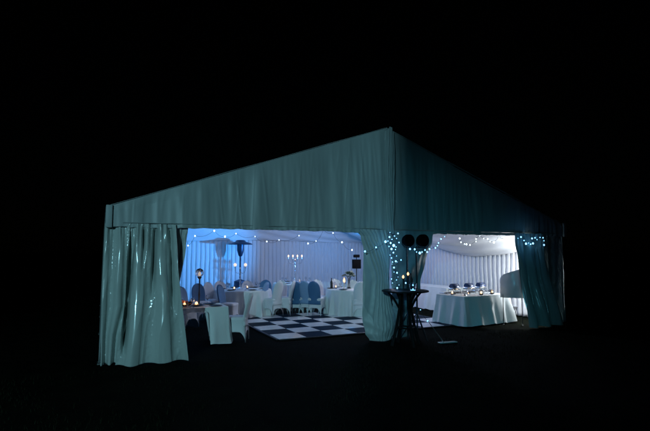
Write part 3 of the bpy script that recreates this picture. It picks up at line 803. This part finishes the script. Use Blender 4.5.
# two round black stage lamps on stands behind the bar table
LY = -.30
def stage_lamp(px, py, pole_px, label, r):
    p = at(px, py, y=LY); q = at(pole_px, py, y=LY)
    t = thing('stage_lamp', label, 'stage lamp', (q.x, LY, 0), 0, 'black stage lamps at the centre post')
    d = p.x-q.x
    b = MB(); b.tube([(0, 0, .02), (0, 0, p.z-.14)], .017, 10); b.tube([(0, 0, p.z-.14), (d*.6, 0, p.z-.15)], .014, 8); b.build('pole', M['blackm'], t)
    h = MB(); n = 30
    prof = [(.004, -.09), (r*.62, -.09), (r*.85, -.05), (r, .0), (r, .085), (r*.94, .09), (r*.90, .075), (.004, .07)]
    for i in range(len(prof)-1): pass
    V = []; Fc = []
    for (rr, yy) in prof:
        for k in range(n): V.append((d+rr*cos(2*pi*k/n), -yy, p.z+rr*sin(2*pi*k/n)))
    for i in range(len(prof)-1):
        for k in range(n): Fc.append((i*n+k, i*n+(k+1) % n, (i+1)*n+(k+1) % n, (i+1)*n+k))
    hd = fix(mobj('lamp_head', V, Fc, M['black_box'], t)); hd.data.set_sharp_from_angle(angle=radians(40))
    y_ = MB(); y_.tube([(d-r-.015, 0, p.z), (d-r-.01, 0, p.z-.08), (d-.06, 0, p.z-r-.02), (d+.06, 0, p.z-r-.02), (d+r+.01, 0, p.z-.08), (d+r+.015, 0, p.z)], .009, 8); y_.build('yoke', M['blackm'], hd)
    for k in range(3):
        a = k*2*pi/3+.5; g = MB(); g.tube([(0, 0, .55), (.36*cos(a), .36*sin(a), .01)], .010, 8); g.build('leg', M['blackm'], t)
    return t
stage_lamp(407.3, 240.5, 406.6, 'round black stage lamp nearer the string lights on the centre post', .125)
stage_lamp(421.7, 240.5, 416.0, 'round black stage lamp nearer the white buffet opening', .13)
# hanging straps above them
# thin rod with a pale foot plate lying in the grass
pp = at(447.5, 342.3, z=.02); p0 = at(428, 321, y=pp.y+.12)
rs = thing('light_rod', 'thin inclined rod rising from a pale flat plate on the grass', 'rod stand', (pp.x, pp.y, 0))
b = MB(); b.box((0, 0, .02), (.40, .11, .02), rz=-.12, bev=.008); b.build('foot_plate', M['curtain'], rs)
b = MB(); b.tube([(-.10, .0, .03), (p0.x-pp.x, .12, p0.z)], .007, 8); b.build('rod', M['metal'], rs)

# ------------------------------------------------------------------ string lights
def stringlight(label, pts, r, m, group='strings of small lights', sag=.03, cordr=.0035, seed=1, over=None, cord=True):
    t = thing('string_lights', label, 'string lights', pts[0], 0, group); o0 = Vector(pts[0])
    P = [Vector(p)-o0 for p in pts]
    if cord:
        b = MB(); C_ = []
        for a, c in zip(P, P[1:]):
            for k in range(6): u = k/6; q = a.lerp(c, u); q.z -= sag*4*u*(1-u)*min(1, (c-a).length/.4)-.0; C_.append(q+Vector((0, .01, .012)))
        C_.append(P[-1]+Vector((0, .01, .012))); b.tube(C_, cordr, 5); b.build('cord', M['cord'], t)
    for i, p in enumerate(P):
        b = MB(); rr = .74*r*(1 if over is None else over.get(i, 1))*random.uniform(.62, 1.2); b.ball((0, 0, 0), rr, 10, sz=1.15); o = b.build('bulb', m, t); o.location = p
    return t
def strp(px, y): return [at(a, b_, y=y) for a, b_ in px]
LS = [(188, 245.6), (195, 236), (214.3, 230.8), (225, 236.6), (236, 233.6), (255, 236.5), (266.8, 241.5), (279, 240), (299, 235.7)]
LS2 = [(308, 243.5), (316, 241), (323.5, 229.8), (333, 233), (342, 242.3), (352, 250)]
stringlight('string of small lights swagged under the lining above the patio heater', strp(LS, 4.0), .026, M['bulbpale'], sag=.08)
stringlight('string of small lights under the lining between candelabra and loudspeaker', strp(LS2, 4.2), .026, M['bulbpale'], sag=.08)
cc = [(365, 251.4), (376, 247.4), (385.5, 241.7)]
def oncur(px, off=.0): return [Vector(at(a, b_, y=-.30+off)) for a, b_ in px]
stringlight('three bright lights crossing the top of the pale centre curtain', oncur(cc), .026, M['bulb'], over={0: 1.3}, sag=.06)
c1 = [(389.5, 237), (392, 239.5), (390.6, 243), (393.7, 245.5), (391.5, 249), (393.4, 252.6), (391.5, 258), (395.8, 261.3), (401, 260), (394, 267.6), (397, 272.8), (396.5, 280), (397.2, 288)]
stringlight('string of bright blue lights winding down the centre post', oncur(c1, -.06), .021, M['bulb'], over={3: 1.5, 4: 1.4, 7: 1.25, 1: .8, 11: .7}, sag=.02)
c1b = [(388, 241), (396.5, 238.5), (399, 242.5), (396, 247), (398, 233.5)]
stringlight('loose loop of lights at the head of the centre post, beside the first stage lamp', oncur(c1b, -.10), .016, M['bulb'], sag=.03)
c2 = [(410, 249), (414.7, 249.3), (416.6, 252), (419.8, 253), (422, 252), (425, 250), (427.2, 252), (429.5, 249), (435.4, 247.8), (437.4, 245.7), (438.5, 243), (441, 239), (444.6, 236.6)]
y0 = -.22
stringlight('string of lights from the stage lamps sweeping up across the buffet opening', [at(a, b_, y=lerp(-.46, -.12, i/12)) for i, (a, b_) in enumerate(c2)], .018, M['bulb'], over={0: 1.3, 3: 1.6, 4: 1.4, 1: 1.2}, sag=.02)
c3 = [(459.7, 238.5), (461, 242.3), (464.5, 244), (466.5, 244.3), (470, 245), (476, 241.5), (476, 239), (479.7, 235.9), (483.8, 238.5), (487.7, 239), (490, 241.5), (494, 242.3), (499, 237.5), (504, 239)]
stringlight('double swag of small lights hanging above the blue lidded dishes', [at(a, b_, y=.12) for a, b_ in c3], .017, M['bulbpale'], over={3: 1.3, 4: 1.3, 11: 1.5, 0: 1.2, 5: 1.1, 12: .6, 8: .7}, sag=.02)
c4 = [(518, 238.3), (521, 237), (524, 240.5), (526, 243.7), (528.5, 243), (530.7, 244.2), (533, 243.4), (532, 238.5), (535, 237.8), (537, 239.6), (540, 237.4), (543, 237.8), (544, 240.8), (544, 245)]
stringlight('tight cluster of blue lights at the top of the dark corner curtain', [at(a, b_, y=-.20) for a, b_ in c4], .020, M['bulb'], over={3: 1.3, 5: 1.5, 6: 1.3, 7: 1.2, 0: .7}, sag=.03)
c5 = [(405.7, 283), (413, 284.5), (413, 289), (408.6, 314.4), (420.5, 309.8), (427.7, 321)]
stringlight('loose string of lights trailing from the bar table down to the grass', [at(a, b_, y=BY+(-.05 if i < 3 else .30 if i == 3 else .1)) for i, (a, b_) in enumerate(c5)], .017, M['bulb'], over={3: 1.5, 5: 1.1}, sag=.05)
c6 = [(397.2, 262), (392, 264), (398, 277), (392.5, 283), (399, 285)]
c7 = [(390, 232.5), (394.5, 236), (389, 246.5), (395.5, 249.5), (390, 255), (396.5, 256), (392.5, 262), (394, 272), (391.5, 279)]
stringlight('finer second string of tiny lights wound round the centre post', oncur(c7, -.03), .014, M['bulb'], sag=.02)
stringlight('dim lights half hidden in the folds beside the centre post', oncur(c6, .02), .013, M['bulbdim'], sag=.02)

# ------------------------------------------------------------------ light
w = bpy.data.worlds.new('World'); S.world = w; w.use_nodes = True
nt = w.node_tree; sky = nt.nodes.new('ShaderNodeTexSky'); sky.sky_type = 'NISHITA'; sky.sun_disc = False
sky.sun_elevation = radians(14); sky.sun_rotation = radians(213)
bg = nt.nodes['Background']; nt.links.new(sky.outputs[0], bg.inputs[0]); bg.inputs[1].default_value = .00004
# moonlight: same direction as the sky, far too weak to draw anything but the faintest rim
l = bpy.data.lights.new('moon', 'SUN'); l.energy = .006; l.angle = radians(.5); l.color = (.7, .85, 1)
o = bpy.data.objects.new('moon', l); COL.objects.link(o); o.rotation_euler = Vector((.545, .838, -.25)).to_track_quat('-Z', 'Y').to_euler()
# two unseen floodlights added behind the camera; a plate cuts the main one
LP = Vector((-13.6, -17.4, 5.2)); LP2 = Vector((-13.1, -17.9, 5.2))
lamp('unseen_floodlight', 'SPOT', LP, 5400, (.36, .79, .94), .012, target=(-2.4, 0, 1.6), cone=44, blend=.5)
lamp('unseen_floodlight', 'SPOT', LP2, 3000, (.12, .66, .90), .05, target=(-.7, 0, .2), cone=25, blend=1.0)
fl = thing('added_floodlight_stand', 'added tall tripod with two unseen floodlights and a light blocking plate, behind the camera', 'floodlight', (-13.9, -18.2, 0))
F0 = Vector((-13.9, -18.2, 0))
b = MB(); b.tube([(0, 0, .05), (0, 0, 5.1)], .03, 10); b.tube([Vector((0, 0, 5.0)), LP-F0+Vector((-.1, -.15, -.25))], .02, 8); b.tube([Vector((0, 0, 5.0)), LP2-F0+Vector((-.12, -.15, -.25))], .02, 8); b.build('pole', M['blackm'], fl)
for k in range(3):
    a = k*2*pi/3; b = MB(); b.tube([(0, 0, 1.3), (.8*cos(a), .8*sin(a), .01)], .018, 8); b.build('leg', M['blackm'], fl)
for P_ in (LP, LP2):
    d = (Vector((-.5, 0, 1))-P_).normalized(); b = MB(); c = P_-F0-d*.12
    b.box(c, (.30, .16, .24), rz=atan2(d.y, d.x)-pi/2, bev=.02); b.build('lamp_head', M['blackm'], fl)
# plate added to shade the right canvas; its edge lines up with the ridge
rd = (Vector((.03, -.12, 0))-Vector((LP.x, LP.y, 0))).normalized(); E0 = LP-F0+rd*.75
b = MB(); ang = atan2(rd.y, rd.x)-pi/2; side = Vector((cos(ang), sin(ang), 0))
b.box(E0+side*.33+Vector((0, 0, -.2)), (.66, .006, 1.2), rz=ang); b.tube([E0+side*.3+Vector((0, 0, .3)), LP-F0+side*.3-rd*.1], .01, 6); b.build('light_cut_plate', M['blackm'], fl, smooth=False)
# blue stage lamp above the loudspeaker
lamp('blue_stage_light', 'SPOT', (ps.x-.05, SPY-.02, ps.z+.42), 1600, (.04, .35, 1.0), .03, target=(-3.6, 9.3, 1.9), cone=60, blend=.9)
lamp('blue_up_light', 'POINT', (ps.x+.6, SPY+1.4, 2.3), 60, (.02, .34, 1.0), .08)
lamp('blue_wall_light', 'POINT', (-3.9, 6.9, 2.0), 60, (.03, .36, 1.0), .15)
# unseen fill light added to brighten the interior
lamp('interior_fill', 'POINT', (2.2, 4.0, 2.9), 120, (.74, .76, 1.0), .35)
lamp('buffet_light', 'POINT', (4.6, .48, 1.25), 95, (.88, .95, 1.0), .07)
for p_, e in (((at(391, 243, y=-.42)), .8), ((at(396, 258, y=-.42)), .5), ((at(397, 277, y=-.42)), .5), ((at(420, 252, y=-.5)), .3), ((at(534, 241, y=-.35)), .6), ((at(408.6, 314, y=BY+.3)), .3), (at(368, 250, y=-.5), .08)):
    lamp('led_glow', 'POINT', p_, e, (.05, .40, 1.0), .04)

S.view_settings.view_transform = 'Standard'; S.view_settings.look = 'None'; S.view_settings.gamma = 1; S.view_settings.exposure = 0
S.view_settings.use_curve_mapping = False
S.render.engine = 'CYCLES'
S.cycles.use_denoising = True; S.cycles.sample_clamp_indirect = 3; S.cycles.max_bounces = 8
S.cycles.caustics_refractive = False; S.cycles.caustics_reflective = False
